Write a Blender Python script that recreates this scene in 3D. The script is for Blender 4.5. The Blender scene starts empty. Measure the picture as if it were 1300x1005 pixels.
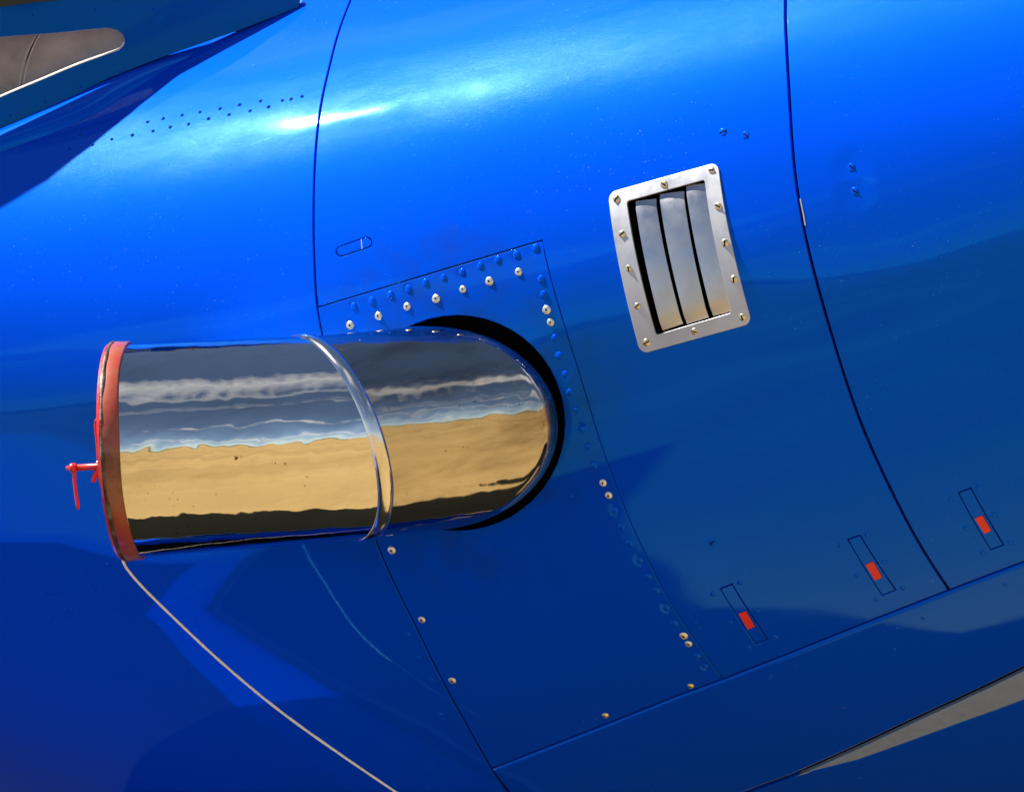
import bpy, math, random
from mathutils import Vector, Matrix
from mathutils.geometry import delaunay_2d_cdt
random.seed(7)

# ------------------------------------------------------------------ camera, light, exposure
scene = bpy.context.scene
col = scene.collection
CAM = [[2.13455,-4.17805,1.53282],[-0.50188,0.86479,0.01579],[0.83325,0.48831,-0.25933],[0.23198,0.11699,0.96566]]                                   # position, forward, right, up
cd = bpy.data.cameras.new('camera'); cam = bpy.data.objects.new('camera', cd); col.objects.link(cam)
cd.sensor_width = 36.0; cd.lens = 36.0 * 5026.39 / 1300.0; cd.clip_start = 0.05; cd.clip_end = 6000
_p, _f, _r, _u = [Vector(v) for v in CAM]
cam.matrix_world = Matrix(((_r.x, _u.x, -_f.x, _p.x), (_r.y, _u.y, -_f.y, _p.y), (_r.z, _u.z, -_f.z, _p.z), (0, 0, 0, 1)))
scene.camera = cam

SUN = Vector((-0.425, -0.06, 0.90)).normalized()      # towards the sun
sl = bpy.data.lights.new('sun', 'SUN'); sl.energy = 5.0; sl.angle = math.radians(0.53); sl.color = (1.0, 0.955, 0.88)
so = bpy.data.objects.new('sun', sl); col.objects.link(so); so.rotation_euler = SUN.to_track_quat('Z', 'Y').to_euler()

world = bpy.data.worlds.new('World'); scene.world = world; world.use_nodes = True
wt = world.node_tree; wt.nodes.clear()
def wn(t, **k):
    n = wt.nodes.new(t)
    for a, b in k.items(): setattr(n, a, b)
    return n
sky = wn('ShaderNodeTexSky', sky_type='NISHITA', sun_disc=False, sun_elevation=math.asin(SUN.z),
         sun_rotation=math.atan2(SUN.x, SUN.y), altitude=4500, air_density=1.0, dust_density=0.1, ozone_density=1.5)
tc = wn('ShaderNodeTexCoord'); sp = wn('ShaderNodeSeparateXYZ'); wt.links.new(tc.outputs['Generated'], sp.inputs[0])
zz = wn('ShaderNodeMath', operation='ADD'); wt.links.new(sp.outputs['Z'], zz.inputs[0]); zz.inputs[1].default_value = 0.10
zm = wn('ShaderNodeMath', operation='MAXIMUM'); wt.links.new(zz.outputs[0], zm.inputs[0]); zm.inputs[1].default_value = 0.05
cb = wn('ShaderNodeCombineXYZ')
for i, ax in enumerate('XY'):
    dv = wn('ShaderNodeMath', operation='DIVIDE'); wt.links.new(sp.outputs[ax], dv.inputs[0]); wt.links.new(zm.outputs[0], dv.inputs[1]); wt.links.new(dv.outputs[0], cb.inputs[i])
cn = wn('ShaderNodeTexNoise'); cn.inputs['Scale'].default_value = 1.3; cn.inputs['Detail'].default_value = 7; cn.inputs['Roughness'].default_value = 0.55; cn.inputs['Distortion'].default_value = 0.4
wt.links.new(cb.outputs[0], cn.inputs['Vector'])
cr = wn('ShaderNodeValToRGB'); cr.color_ramp.elements[0].position = 0.54; cr.color_ramp.elements[1].position = 0.72
wt.links.new(cn.outputs['Fac'], cr.inputs[0])
hm = wn('ShaderNodeMapRange'); hm.inputs['From Min'].default_value = -0.01; hm.inputs['From Max'].default_value = 0.03
wt.links.new(sp.outputs['Z'], hm.inputs['Value'])
cf = wn('ShaderNodeMath', operation='MULTIPLY'); wt.links.new(cr.outputs[0], cf.inputs[0]); wt.links.new(hm.outputs[0], cf.inputs[1])
mx = wn('ShaderNodeMix', data_type='RGBA'); wt.links.new(cf.outputs[0], mx.inputs[0]); wt.links.new(sky.outputs[0], mx.inputs[6]); mx.inputs[7].default_value = (7.5, 7.6, 8.0, 1)
bg = wn('ShaderNodeBackground'); bg.inputs['Strength'].default_value = 0.05; wt.links.new(mx.outputs[2], bg.inputs['Color'])
wo = wn('ShaderNodeOutputWorld'); wt.links.new(bg.outputs[0], wo.inputs['Surface'])

vs = scene.view_settings
vs.view_transform = 'Standard'; vs.look = 'None'; vs.gamma = 1.0; vs.use_curve_mapping = False; vs.exposure = 1.5
scene.cycles.use_denoising = True
scene.cycles.max_bounces = 10; scene.cycles.glossy_bounces = 6; scene.cycles.blur_glossy = 0.3
scene.cycles.caustics_reflective = True; scene.cycles.sample_clamp_indirect = 6.0

# ------------------------------------------------------------------ measured positions on the skin: (x along the fuselage, section height)
SEAM_AFT = [(-0.1966,0.4743),(-0.193,0.4388),(-0.1876,0.399),(-0.1845,0.3601),(-0.1812,0.3214),(-0.1787,0.2829),(-0.1777,0.2406),(-0.1795,0.1902),(-0.1835,0.1398),(-0.1843,0.084),(-0.1868,0.0192),(-0.1911,-0.0545),(-0.1945,-0.1205),(-0.1936,-0.1771),(-0.1939,-0.2313),(-0.206,-0.3326),(-0.2263,-0.4197)]
SEAM_MID = [(0.0972,0.1547),(0.1003,0.0851),(0.1025,0.0104),(0.1021,-0.0642),(0.1025,-0.1384),(0.1035,-0.2),(0.1035,-0.2549),(0.1055,-0.3035),(0.1066,-0.3548)]
SEAM_FWD = [(0.3865,0.3536),(0.3937,0.2915),(0.3961,0.2308),(0.3927,0.1456),(0.3902,0.0768),(0.389,-0.0192),(0.3895,-0.1079),(0.3934,-0.1905),(0.3959,-0.2589),(0.3992,-0.3156)]
SEAM_TOP = [(-0.1835,0.1398),(-0.1356,0.1423),(-0.0882,0.1448),(-0.0412,0.1473),(0.0054,0.1498),(0.0516,0.1522),(0.0972,0.1547)]
SEAM_LOW = [(-0.2603,-0.3979),(-0.1435,-0.3849),(-0.0423,-0.3727),(0.0456,-0.3612),(0.1066,-0.3548),(0.1926,-0.3438),(0.2442,-0.3367),(0.3204,-0.3261),(0.3992,-0.3156),(0.4475,-0.3094),(0.4904,-0.304)]
GAP_LOW = [(0.0936,-0.4878),(0.1859,-0.4717),(0.2654,-0.4562),(0.3204,-0.4458),(0.3692,-0.4363),(0.4179,-0.4258)]
STRIP_LOW = [(0.0869,-0.4956),(0.1733,-0.487),(0.2477,-0.4791),(0.319,-0.4708),(0.3567,-0.4668),(0.3925,-0.4624)]
HOLE = [(0.0693,-0.0412),(0.0632,-0.0556),(0.055,-0.0693),(0.0448,-0.0821),(0.0329,-0.0938),(0.0193,-0.1041),(0.0045,-0.1129),(-0.0114,-0.12),(-0.0281,-0.1253),(-0.0452,-0.1287),(-0.0625,-0.1301),(-0.0795,-0.1296),(-0.0961,-0.127),(-0.112,-0.1226),(-0.1268,-0.1163),(-0.1404,-0.1082),(-0.1525,-0.0986),(-0.163,-0.0876),(-0.1717,-0.0752),(-0.1785,-0.0619),(-0.1832,-0.0478),(-0.1858,-0.0331),(-0.1862,-0.0181),(-0.1843,-0.0031),(-0.1803,0.0118),(-0.1742,0.0262),(-0.1662,0.0398),(-0.1564,0.0526),(-0.1449,0.0642),(-0.1319,0.0745),(-0.1177,0.0832),(-0.1024,0.0903),(-0.0863,0.0956),(-0.0697,0.099),(-0.0527,0.1005),(-0.0357,0.0999),(-0.019,0.0975),(-0.0028,0.093),(0.0125,0.0868),(0.0266,0.0788),(0.0393,0.0692),(0.0503,0.0582),(0.0595,0.0459),(0.0666,0.0326),(0.0716,0.0185),(0.0744,0.0038),(0.0749,-0.0112),(0.0732,-0.0263)]
RIVET_PANEL = [(-0.1388,0.1326),(-0.1158,0.1337),(-0.0927,0.1354),(-0.0698,0.1372),(-0.0482,0.1388),(-0.0255,0.1399),(-0.0025,0.1416),(0.02,0.143),(0.0421,0.1452),(0.0651,0.1464),(0.0881,0.148),(0.0877,0.1146),(0.0871,0.0978),(0.0865,0.0503),(0.0858,0.03),(0.0864,0.0094),(0.0861,-0.0107),(0.0862,-0.0295),(0.0867,-0.0513),(0.087,-0.071),(0.0871,-0.0914),(0.0914,-0.1443),(0.0914,-0.1631),(0.0926,-0.183),(0.0942,-0.2032),(0.096,-0.2227),(0.0964,-0.2406),(0.0966,-0.2613),(0.0956,-0.2801),(0.097,-0.3225),(0.0977,-0.3355)]
SCREW_WHITE = [(-0.1482,0.1133),(-0.112,0.1157),(-0.0752,0.1182),(-0.0393,0.1198),(-0.0057,0.1228),(0.0274,0.1249),(0.0632,0.1274),(0.0862,0.0809),(0.0867,0.0674),(0.0898,-0.1124),(0.0903,-0.1271),(0.0965,-0.2957),(0.0968,-0.3061),(-0.1807,-0.1305),(-0.1821,-0.212),(-0.188,-0.2848)]
SCREW_BRASS = [(0.0676,-0.3539),(-0.0468,-0.3641)]
RIVET_AFT = [(-0.2071,-0.224),(-0.21,-0.2516),(-0.2113,-0.2788),(-0.2282,-0.3195)]
SCREW_SKIN_MID = [(0.3182,0.2242),(0.3437,0.2151),(0.1816,-0.2025)]
SCREW_SKIN_FWD = [(0.4554,0.1554),(0.4537,0.129)]
RIVET_LOW = [(0.16,-0.3619),(0.1937,-0.3583),(0.3235,-0.3421),(0.3564,-0.337),(0.4596,-0.3221),(0.3062,-0.3652),(0.2104,-0.4174)]
PIT = [(-0.4176,0.3828),(-0.3974,0.383),(-0.3723,0.3819),(-0.3491,0.381),(-0.3228,0.3796),(-0.2967,0.379),(-0.2693,0.3777),(-0.2396,0.3726),(-0.2277,0.3721),(-0.2134,0.3717),(-0.4064,0.371),(-0.3836,0.3711),(-0.3599,0.3699),(-0.3343,0.3712),(-0.3072,0.3705),(-0.2803,0.3695),(-0.2557,0.3689),(-0.433,0.3722),(-0.4591,0.3722),(-0.4828,0.3708),(-0.4754,0.3839),(-0.5032,0.3844),(-0.5122,0.371)]
LATCH = [[(0.1647,-0.2544),(0.1802,-0.2523),(0.1826,-0.3223),(0.1662,-0.3244)],[(0.325,-0.234),(0.3401,-0.2326),(0.3459,-0.3015),(0.3285,-0.3038)],[(0.4606,-0.2122),(0.4757,-0.2103),(0.4799,-0.28),(0.464,-0.2824)]]
LATCH_RED = [[(0.1694,-0.2859),(0.1786,-0.2848),(0.1778,-0.3041),(0.1686,-0.3055)],[(0.3302,-0.2654),(0.3399,-0.2639),(0.3398,-0.2833),(0.3306,-0.2849)],[(0.4652,-0.2436),(0.4743,-0.2421),(0.4753,-0.2608),(0.4669,-0.2628)]]
LATCH_RIVET = [[(0.1539,-0.2584),(0.1885,-0.2527),(0.1911,-0.2886),(0.1548,-0.2943),(0.192,-0.3216),(0.1573,-0.3262)],[(0.3148,-0.2385),(0.3475,-0.2338),(0.3516,-0.2679),(0.3152,-0.2744),(0.3543,-0.3007),(0.3194,-0.3068)],[(0.4504,-0.2172),(0.4838,-0.2114),(0.4865,-0.2452),(0.4521,-0.2525),(0.4882,-0.2789),(0.4546,-0.2832)]]
CAPSULE = [(-0.1142,0.2014),(-0.1117,0.2012),(-0.1094,0.2001),(-0.1075,0.1984),(-0.1064,0.1963),(-0.1063,0.1941),(-0.1072,0.1922),(-0.1089,0.1908),(-0.1111,0.1901),(-0.1434,0.1873),(-0.146,0.1875),(-0.1483,0.1885),(-0.1502,0.1902),(-0.1512,0.1923),(-0.1513,0.1945),(-0.1505,0.1965),(-0.1488,0.1978),(-0.1465,0.1985)]
VENT_OUT = [(0.1818,0.188),(0.3106,0.1932),(0.3088,0.0166),(0.1779,0.012)]
VENT_IN = [(0.2019,0.1744),(0.2932,0.178),(0.2901,0.0327),(0.2008,0.0281)]
VENT_SLAT = [[(0.2062,0.1735),(0.2332,0.1715),(0.2316,0.033),(0.2036,0.0305)],[(0.2362,0.1746),(0.2659,0.1727),(0.2616,0.0332),(0.2341,0.0317)],[(0.2679,0.1773),(0.2929,0.1759),(0.2886,0.0335),(0.2656,0.034)]]
VENT_SCREW = [(0.1904,0.1797),(0.247,0.1833),(0.3024,0.1863),(0.3033,0.1468),(0.3032,0.1071),(0.3025,0.0667),(0.3002,0.0252),(0.2442,0.0226),(0.1882,0.0224),(0.1895,0.063),(0.1904,0.1036),(0.1909,0.1417)]
PLATE_FRAME = [[-0.61156,-0.43722,2.0625],[0.90446,0.41055,0.11576],[-0.07501,-0.11407,0.99064],[0.41991,-0.90468,-0.07237]]
PLATE_OUT = [(-0.2181,0.3186),(-0.1523,0.3182),(-0.0857,0.3123),(-0.0052,0.2648),(0.0803,0.1935),(0.1854,0.0944),(0.2623,0.0631),(0.348,0.0271),(0.3854,0.007),(0.3796,-0.0024),(0.3065,-0.0011),(0.1981,0.0046),(0.1424,0.0055),(-0.0006,-0.0046),(-0.1246,-0.011),(-0.3452,-0.0267)]
PLATE_WIN = [(-0.207,0.1792),(-0.0379,0.1233),(0.0421,0.0976),(0.1041,0.0773),(0.1487,0.0641),(0.1645,0.0587),(0.1737,0.0519),(0.1773,0.0436),(0.175,0.0357),(0.167,0.031),(0.155,0.031),(0.1158,0.0331),(0.0654,0.0329),(0.015,0.0326),(-0.0773,0.0294),(-0.2737,0.0214)]
CHIP = [(0.3945,0.1348),(0.3945,0.1262),(0.3944,0.1176),(0.3938,0.1056)]
PLATE_GLASS = [(-0.1036,0.1836),(0.0555,0.1297),(0.0916,0.1199),(0.1257,0.1099),(0.1127,0.1221),(0.0372,0.1677),(-0.0282,0.1944)]
PLATE_HOLE = [(0.0873,0.106),(0.1575,0.0832),(0.2217,0.059),(0.1571,0.0065),(0.1082,0.008),(0.0624,0.0081),(0.0181,0.0083)]
WIN_LIP = [(0.175,0.0357),(0.167,0.031),(0.155,0.031),(0.1158,0.0331),(0.0654,0.0329),(0.015,0.0326),(-0.0773,0.0294),(-0.2737,0.0214)]
STITCH = [(0.0753,0.0883),(0.0616,0.0772),(0.0493,0.0645),(0.0403,0.0524),(0.0307,0.0367)]
LIP_TOP = [(-0.6393,0.4051),(-0.6133,0.4111),(-0.5544,0.4279),(-0.4961,0.4468),(-0.4525,0.4566),(-0.4034,0.4647),(-0.3474,0.4742)]
LIP_LOW = [(-0.6293,0.3774),(-0.6032,0.385),(-0.5399,0.395),(-0.4958,0.4052),(-0.4655,0.4199),(-0.4281,0.4359),(-0.3771,0.4546)]
TUBE_END = [-0.3482,-0.7302,1.6505]
TUBE_JOINT = [-0.1497,-0.6315,1.6054]
TUBE_MOUTH = [-0.066,-0.5429,1.5874]
TUBE_DEEP = [0.0776,-0.3924,1.5563]
ROPE = [[-0.3754,-0.744,1.5407],[-0.3779,-0.7354,1.5259],[-0.3732,-0.7106,1.4902],[-0.3528,-0.6463,1.4017],[-0.3253,-0.5841,1.3196],[-0.2769,-0.5003,1.2143],[-0.248,-0.455,1.1585]]
SHAFT = [[-0.364,-0.7346,1.6387],[-0.3961,-0.7533,1.6465],[-0.4041,-0.758,1.6477]]
HANDLE = [[-0.3939,-0.752,1.6434],[-0.3976,-0.7537,1.6216],[-0.4001,-0.7548,1.5994]]
PEG = [[-0.3783,-0.7428,1.6376],[-0.3815,-0.7446,1.6338],[-0.3848,-0.7464,1.6268]]
FLANGE = [[-0.3751,-0.7412,1.648],[-0.3774,-0.7422,1.6344],[-0.3783,-0.7426,1.6223]]
WIRE = [[-0.3609,-0.7337,1.6908],[-0.3637,-0.7353,1.6914],[-0.3667,-0.737,1.69],[-0.3684,-0.738,1.6867],[-0.37,-0.7388,1.678],[-0.3722,-0.7398,1.6634],[-0.3752,-0.7412,1.6481]]
FOOT = [(-0.2703,0.4823),(-0.3398,0.4701),(-0.3925,0.4635),(-0.4451,0.4561),(-0.4961,0.4468),(-0.5542,0.4296),(-0.6133,0.4111),(-0.6638,0.3955),(-0.715,0.3827)]
W_PROFILE = [0.1972,0.3954,0.5017,0.5333,0.5239,0.4219,0.1537]
BASE = 1.6                                             # height of the fuselage reference line above the ground
TAPER, DROOP = 0.1134, -0.0346
KN = [-.55, -.37, -.19, -.01, .17, .35, .55]

# ------------------------------------------------------------------ fuselage surface
def _natural(K, y):
    n = len(K); h = [K[i+1]-K[i] for i in range(n-1)]
    A = [[0.0]*n for _ in range(n)]; b = [0.0]*n
    A[0][0] = 1; A[0][1] = -1; A[-1][-2] = 1; A[-1][-1] = -1
    for i in range(1, n-1):
        A[i][i-1] = h[i-1]; A[i][i] = 2*(h[i-1]+h[i]); A[i][i+1] = h[i]
        b[i] = 6*((y[i+1]-y[i])/h[i]-(y[i]-y[i-1])/h[i-1])
    for i in range(n):
        p = max(range(i, n), key=lambda r: abs(A[r][i])); A[i], A[p] = A[p], A[i]; b[i], b[p] = b[p], b[i]
        for r in range(i+1, n):
            f = A[r][i]/A[i][i]
            if f:
                for c in range(i, n): A[r][c] -= f*A[i][c]
                b[r] -= f*b[i]
    M = [0.0]*n
    for i in range(n-1, -1, -1): M[i] = (b[i]-sum(A[i][c]*M[c] for c in range(i+1, n)))/A[i][i]
    return M
MN = _natural(KN, W_PROFILE)
def half_width(h, x):
    i = 0
    while i < len(KN)-2 and h > KN[i+1]: i += 1
    d = KN[i+1]-KN[i]; a = (KN[i+1]-h)/d; b = (h-KN[i])/d
    w = a*W_PROFILE[i]+b*W_PROFILE[i+1]+((a**3-a)*MN[i]+(b**3-b)*MN[i+1])*d*d/6
    if x < 0:
        u = min(-x, 1.0); w += 0.5*u**3*h
    return w
def S(x, h, off=0.0):
    k = 1-TAPER*x
    p = Vector((x, -k*half_width(h, x), BASE+DROOP*x+k*h))
    return p+Nrm(x, h)*off if off else p
def Nrm(x, h):
    e = 1e-3
    n = (S(x+e, h)-S(x-e, h)).cross(S(x, h+e)-S(x, h-e))
    return n.normalized()
def frame(x, h, off=0.0):
    n = Nrm(x, h); t = Vector((1, 0, 0)); t = (t-n*t.dot(n)).normalized(); b = n.cross(t)
    p = S(x, h, off)
    return Matrix(((t.x, b.x, n.x, p.x), (t.y, b.y, n.y, p.y), (t.z, b.z, n.z, p.z), (0, 0, 0, 1)))

# ------------------------------------------------------------------ materials
def new_mat(name):
    m = bpy.data.materials.new(name); m.use_nodes = True
    return m, m.node_tree, m.node_tree.nodes['Principled BSDF']
def node(t, kind, **k):
    n = t.nodes.new(kind)
    for a, b in k.items():
        if hasattr(n, a): setattr(n, a, b)
        else: n.inputs[a.replace('_', ' ')].default_value = b
    return n
def noise(t, scale, detail=3, rough=0.5, vec=None, stretch=None, dist=0.0):
    n = node(t, 'ShaderNodeTexNoise'); n.inputs['Scale'].default_value = scale; n.inputs['Detail'].default_value = detail
    n.inputs['Roughness'].default_value = rough; n.inputs['Distortion'].default_value = dist
    c = t.nodes.new('ShaderNodeTexCoord'); src = c.outputs['Object']
    if stretch:
        mp = t.nodes.new('ShaderNodeMapping'); mp.inputs['Scale'].default_value = stretch; t.links.new(src, mp.inputs['Vector']); src = mp.outputs[0]
    t.links.new(src, n.inputs['Vector'])
    return n
def ramp(t, src, stops):
    r = t.nodes.new('ShaderNodeValToRGB'); e = r.color_ramp.elements
    while len(e) < len(stops): e.new(0.5)
    for i, (p, c) in enumerate(stops):
        e[i].position = p; e[i].color = c if len(c) == 4 else (*c, 1)
    t.links.new(src, r.inputs[0]); return r
def mixc(t, fac, a, b):
    m = t.nodes.new('ShaderNodeMix'); m.data_type = 'RGBA'
    for v, i in ((fac, 0), (a, 6), (b, 7)):
        if hasattr(v, 'is_output'): t.links.new(v, m.inputs[i])
        else: m.inputs[i].default_value = v if i == 0 else (*v, 1)
    return m.outputs[2]
def bump(t, bsdf, layers, coat=False):
    prev = None
    for src, strength, dist in layers:
        b = t.nodes.new('ShaderNodeBump'); b.inputs['Strength'].default_value = strength; b.inputs['Distance'].default_value = dist
        t.links.new(src, b.inputs['Height'])
        if prev: t.links.new(prev, b.inputs['Normal'])
        prev = b.outputs[0]
    t.links.new(prev, bsdf.inputs['Normal'])
    if coat: t.links.new(prev, bsdf.inputs['Coat Normal'])

def make_paint(name='blue_gloss_paint', k=1.0):
    m, t, b = new_mat(name)
    dust = noise(t, 420, 2, 0.6); dr = ramp(t, dust.outputs['Fac'], [(0.0, (0, 0, 0)), (0.71, (0, 0, 0)), (0.735, (1, 1, 1)), (1.0, (1, 1, 1))])
    area = noise(t, 5.0, 3, 0.6); ar = ramp(t, area.outputs['Fac'], [(0.0, (0, 0, 0)), (0.45, (0, 0, 0)), (0.7, (1, 1, 1)), (1, (1, 1, 1))])
    mul = node(t, 'ShaderNodeMath', operation='MULTIPLY'); t.links.new(dr.outputs[0], mul.inputs[0]); t.links.new(ar.outputs[0], mul.inputs[1])
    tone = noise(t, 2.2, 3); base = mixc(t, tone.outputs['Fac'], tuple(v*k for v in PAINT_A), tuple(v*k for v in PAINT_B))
    # soot blown back from the exhaust opening
    sc_ = t.nodes.new('ShaderNodeTexCoord'); sd = t.nodes.new('ShaderNodeVectorMath'); sd.operation = 'DISTANCE'; t.links.new(sc_.outputs['Object'], sd.inputs[0]); sd.inputs[1].default_value = S(-0.06, 0.0)
    sm = t.nodes.new('ShaderNodeMapRange'); sm.inputs['From Min'].default_value = 0.11; sm.inputs['From Max'].default_value = 0.24; sm.inputs['To Min'].default_value = 1.0; sm.inputs['To Max'].default_value = 0.0; t.links.new(sd.outputs['Value'], sm.inputs['Value'])
    sn_ = noise(t, 24, 5, 0.65); sr_ = ramp(t, sn_.outputs['Fac'], [(0.42, (0,)*3), (0.75, (0.55,)*3)]); sx = node(t, 'ShaderNodeMath', operation='MULTIPLY'); t.links.new(sm.outputs[0], sx.inputs[0]); t.links.new(sr_.outputs[0], sx.inputs[1])
    base = mixc(t, sx.outputs[0], base, (0.012, 0.018, 0.05))
    t.links.new(mixc(t, mul.outputs[0], base, (0.12, 0.26, 0.62)), b.inputs['Base Color'])
    rr = noise(t, 7, 4, 0.6); rg = ramp(t, rr.outputs['Fac'], [(0.3, (0.020,)*3), (0.7, (0.05,)*3)]); t.links.new(rg.outputs[0], b.inputs['Roughness'])
    b.inputs['Specular IOR Level'].default_value = 0.85; b.inputs['Specular Tint'].default_value = (0.02, 0.62, 1.0, 1)
    b.inputs['Coat Weight'].default_value = 0.0; b.inputs['Coat IOR'].default_value = 1.4
    cr_ = noise(t, 30, 5, 0.7, stretch=(1, 1, 1)); cg = ramp(t, cr_.outputs['Fac'], [(0.35, (0.26,)*3), (0.75, (0.36,)*3)]); t.links.new(cg.outputs[0], b.inputs['Coat Roughness'])
    wav = noise(t, 3.2, 2, stretch=(0.5, 1, 1.3)); peel = noise(t, 380, 2)
    scr = noise(t, 55, 3, 0.7, stretch=(0.06, 1, 1.6), dist=0.3); sc_r = ramp(t, scr.outputs['Fac'], [(0.0, (0.5,)*3), (0.66, (0.5,)*3), (0.70, (0.9,)*3), (1, (0.5,)*3)])
    layers = [(wav.outputs['Fac'], 0.8, 0.010), (peel.outputs['Fac'], 0.02, 0.0006), (sc_r.outputs[0], 0.10, 0.0004)]
    geo = t.nodes.new('ShaderNodeTexCoord'); total = None
    for dx_, dh_, rad in [(*p, 0.028) for p in SCREW_SKIN_FWD]+[(*p, 0.0085) for p in RIVET_PANEL[::3]]:
        ds = t.nodes.new('ShaderNodeVectorMath'); ds.operation = 'DISTANCE'; t.links.new(geo.outputs['Object'], ds.inputs[0]); ds.inputs[1].default_value = S(dx_, dh_)
        mr = t.nodes.new('ShaderNodeMapRange'); mr.interpolation_type = 'SMOOTHSTEP'; mr.inputs['From Max'].default_value = rad; t.links.new(ds.outputs['Value'], mr.inputs['Value'])
        if total is None: total = mr.outputs[0]
        else:
            mm = node(t, 'ShaderNodeMath', operation='MINIMUM'); t.links.new(total, mm.inputs[0]); t.links.new(mr.outputs[0], mm.inputs[1]); total = mm.outputs[0]
    layers.append((total, 0.6, 0.0012))
    bump(t, b, layers)
    # hazy outer gloss, tinted cyan for the glow round the sun highlight: a wide soft lobe and a narrower gritty one
    out = t.nodes['Material Output']; prev = b.outputs[0]
    grit = noise(t, 650, 3, 0.7); gb = t.nodes.new('ShaderNodeBump'); gb.inputs['Strength'].default_value = 0.22; gb.inputs['Distance'].default_value = 0.0007; t.links.new(grit.outputs['Fac'], gb.inputs['Height'])
    for rough, colr, nrm in ((0.47, HAZE_WIDE, None), (0.20, HAZE_NARROW, gb)):
        gl_ = t.nodes.new('ShaderNodeBsdfGlossy'); gl_.inputs['Color'].default_value = (*colr, 1); gl_.inputs['Roughness'].default_value = rough
        if nrm:
            t.links.new(nrm.outputs[0], gl_.inputs['Normal'])
            pa = noise(t, 16, 5, 0.7, stretch=(0.35, 1, 1)); pr_ = ramp(t, pa.outputs['Fac'], [(0.32, (0.25,)*3), (0.68, (1,)*3)])
            sk = noise(t, 520, 2, 0.6); sk_r = ramp(t, sk.outputs['Fac'], [(0.0, (0.35,)*3), (0.58, (0.40,)*3), (0.70, (1,)*3), (1, (1,)*3)])
            m1 = node(t, 'ShaderNodeMath', operation='MULTIPLY'); t.links.new(pr_.outputs[0], m1.inputs[0]); t.links.new(sk_r.outputs[0], m1.inputs[1])
            t.links.new(mixc(t, m1.outputs[0], (0, 0, 0), tuple(c*2.3 for c in colr)), gl_.inputs['Color'])
        ad = t.nodes.new('ShaderNodeAddShader'); t.links.new(prev, ad.inputs[0]); t.links.new(gl_.outputs[0], ad.inputs[1]); prev = ad.outputs[0]
    t.links.new(prev, out.inputs['Surface'])
    return m
HAZE_WIDE = (0.0001, 0.0058, 0.0090); HAZE_NARROW = (0.0009, 0.0021, 0.0024)
PAINT_A = (0.0002, 0.048, 0.57); PAINT_B = (0.0002, 0.058, 0.66)
PAINT = make_paint()
SHADED_PAINT = make_paint('shaded_frame_paint', 0.55)  # same blue paint darkened: the frame's shade is put into its colour

def make_steel(name, c1, c2, rough, brushed=False, pits=True, stain=0.0):
    m, t, b = new_mat(name); b.inputs['Metallic'].default_value = 1.0
    n1 = noise(t, 9, 4, 0.6); base = mixc(t, n1.outputs['Fac'], c1, c2)
    if pits:
        p = noise(t, 160, 2, 0.5); pr = ramp(t, p.outputs['Fac'], [(0, (0,)*3), (0.70, (0,)*3), (0.75, (1,)*3), (1, (1,)*3)])
        q = noise(t, 6, 2); qr = ramp(t, q.outputs['Fac'], [(0.45, (0,)*3), (0.65, (1,)*3)])
        mm = node(t, 'ShaderNodeMath', operation='MULTIPLY'); t.links.new(pr.outputs[0], mm.inputs[0]); t.links.new(qr.outputs[0], mm.inputs[1])
        base = mixc(t, mm.outputs[0], base, (0.10, 0.06, 0.03))
    if stain:
        sn = noise(t, 9, 5, 0.65, stretch=(0.5, 0.5, 2.2)); sr = ramp(t, sn.outputs['Fac'], [(0.5, (0,)*3), (0.7, (stain,)*3)]); base = mixc(t, sr.outputs[0], base, (0.16, 0.11, 0.07))
    t.links.new(base, b.inputs['Base Color'])
    r = noise(t, 14, 5, 0.65); rg = ramp(t, r.outputs['Fac'], [(0.3, (rough*0.6,)*3), (0.75, (rough*1.6,)*3)]); t.links.new(rg.outputs[0], b.inputs['Roughness'])
    if brushed:
        s = noise(t, 60, 4, 0.6, stretch=(1, 1, 0.06)); bump(t, b, [(s.outputs['Fac'], 0.12, 0.001)])
    else:
        s = noise(t, 10, 3, 0.55, stretch=(0.8, 0.8, 1.0)); s2 = noise(t, 130, 3, 0.6, stretch=(1.0, 1.0, 0.08)); s3 = noise(t, 26, 2, 0.5); bump(t, b, [(s.outputs['Fac'], 0.9, 0.0036), (s3.outputs['Fac'], 0.35, 0.0014), (s2.outputs['Fac'], 0.05, 0.0006)])
    return m
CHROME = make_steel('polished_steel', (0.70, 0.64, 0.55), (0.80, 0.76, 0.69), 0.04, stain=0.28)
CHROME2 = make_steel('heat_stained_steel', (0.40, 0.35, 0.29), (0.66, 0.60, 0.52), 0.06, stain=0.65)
COLLAR = make_steel('polished_weld', (0.74, 0.70, 0.64), (0.84, 0.80, 0.72), 0.13, pits=False)
ALU = make_steel('satin_aluminium', (0.50, 0.51, 0.54), (0.60, 0.61, 0.64), 0.55, brushed=True, pits=False)
ALU.node_tree.nodes['Principled BSDF'].inputs['Metallic'].default_value = 0.75
SLATM = make_steel('louvre_aluminium', (0.42, 0.43, 0.45), (0.58, 0.59, 0.61), 0.36, brushed=True, pits=False)
def flat(name, c, rough=0.5, metal=0.0, spec=0.5, coat=0.0, vary=0.25, scale=40):
    m, t, b = new_mat(name); n = noise(t, scale, 4, 0.6)
    lo = tuple(v*(1-vary) for v in c); hi = tuple(min(1, v*(1+vary)) for v in c)
    t.links.new(mixc(t, n.outputs['Fac'], lo, hi), b.inputs['Base Color'])
    b.inputs['Roughness'].default_value = rough; b.inputs['Metallic'].default_value = metal; b.inputs['Specular IOR Level'].default_value = spec; b.inputs['Coat Weight'].default_value = coat
    return m
ALU2 = flat('scuffed_grey_metal', (0.20, 0.27, 0.46), 0.55, 0.1, vary=0.22, scale=90)
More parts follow.
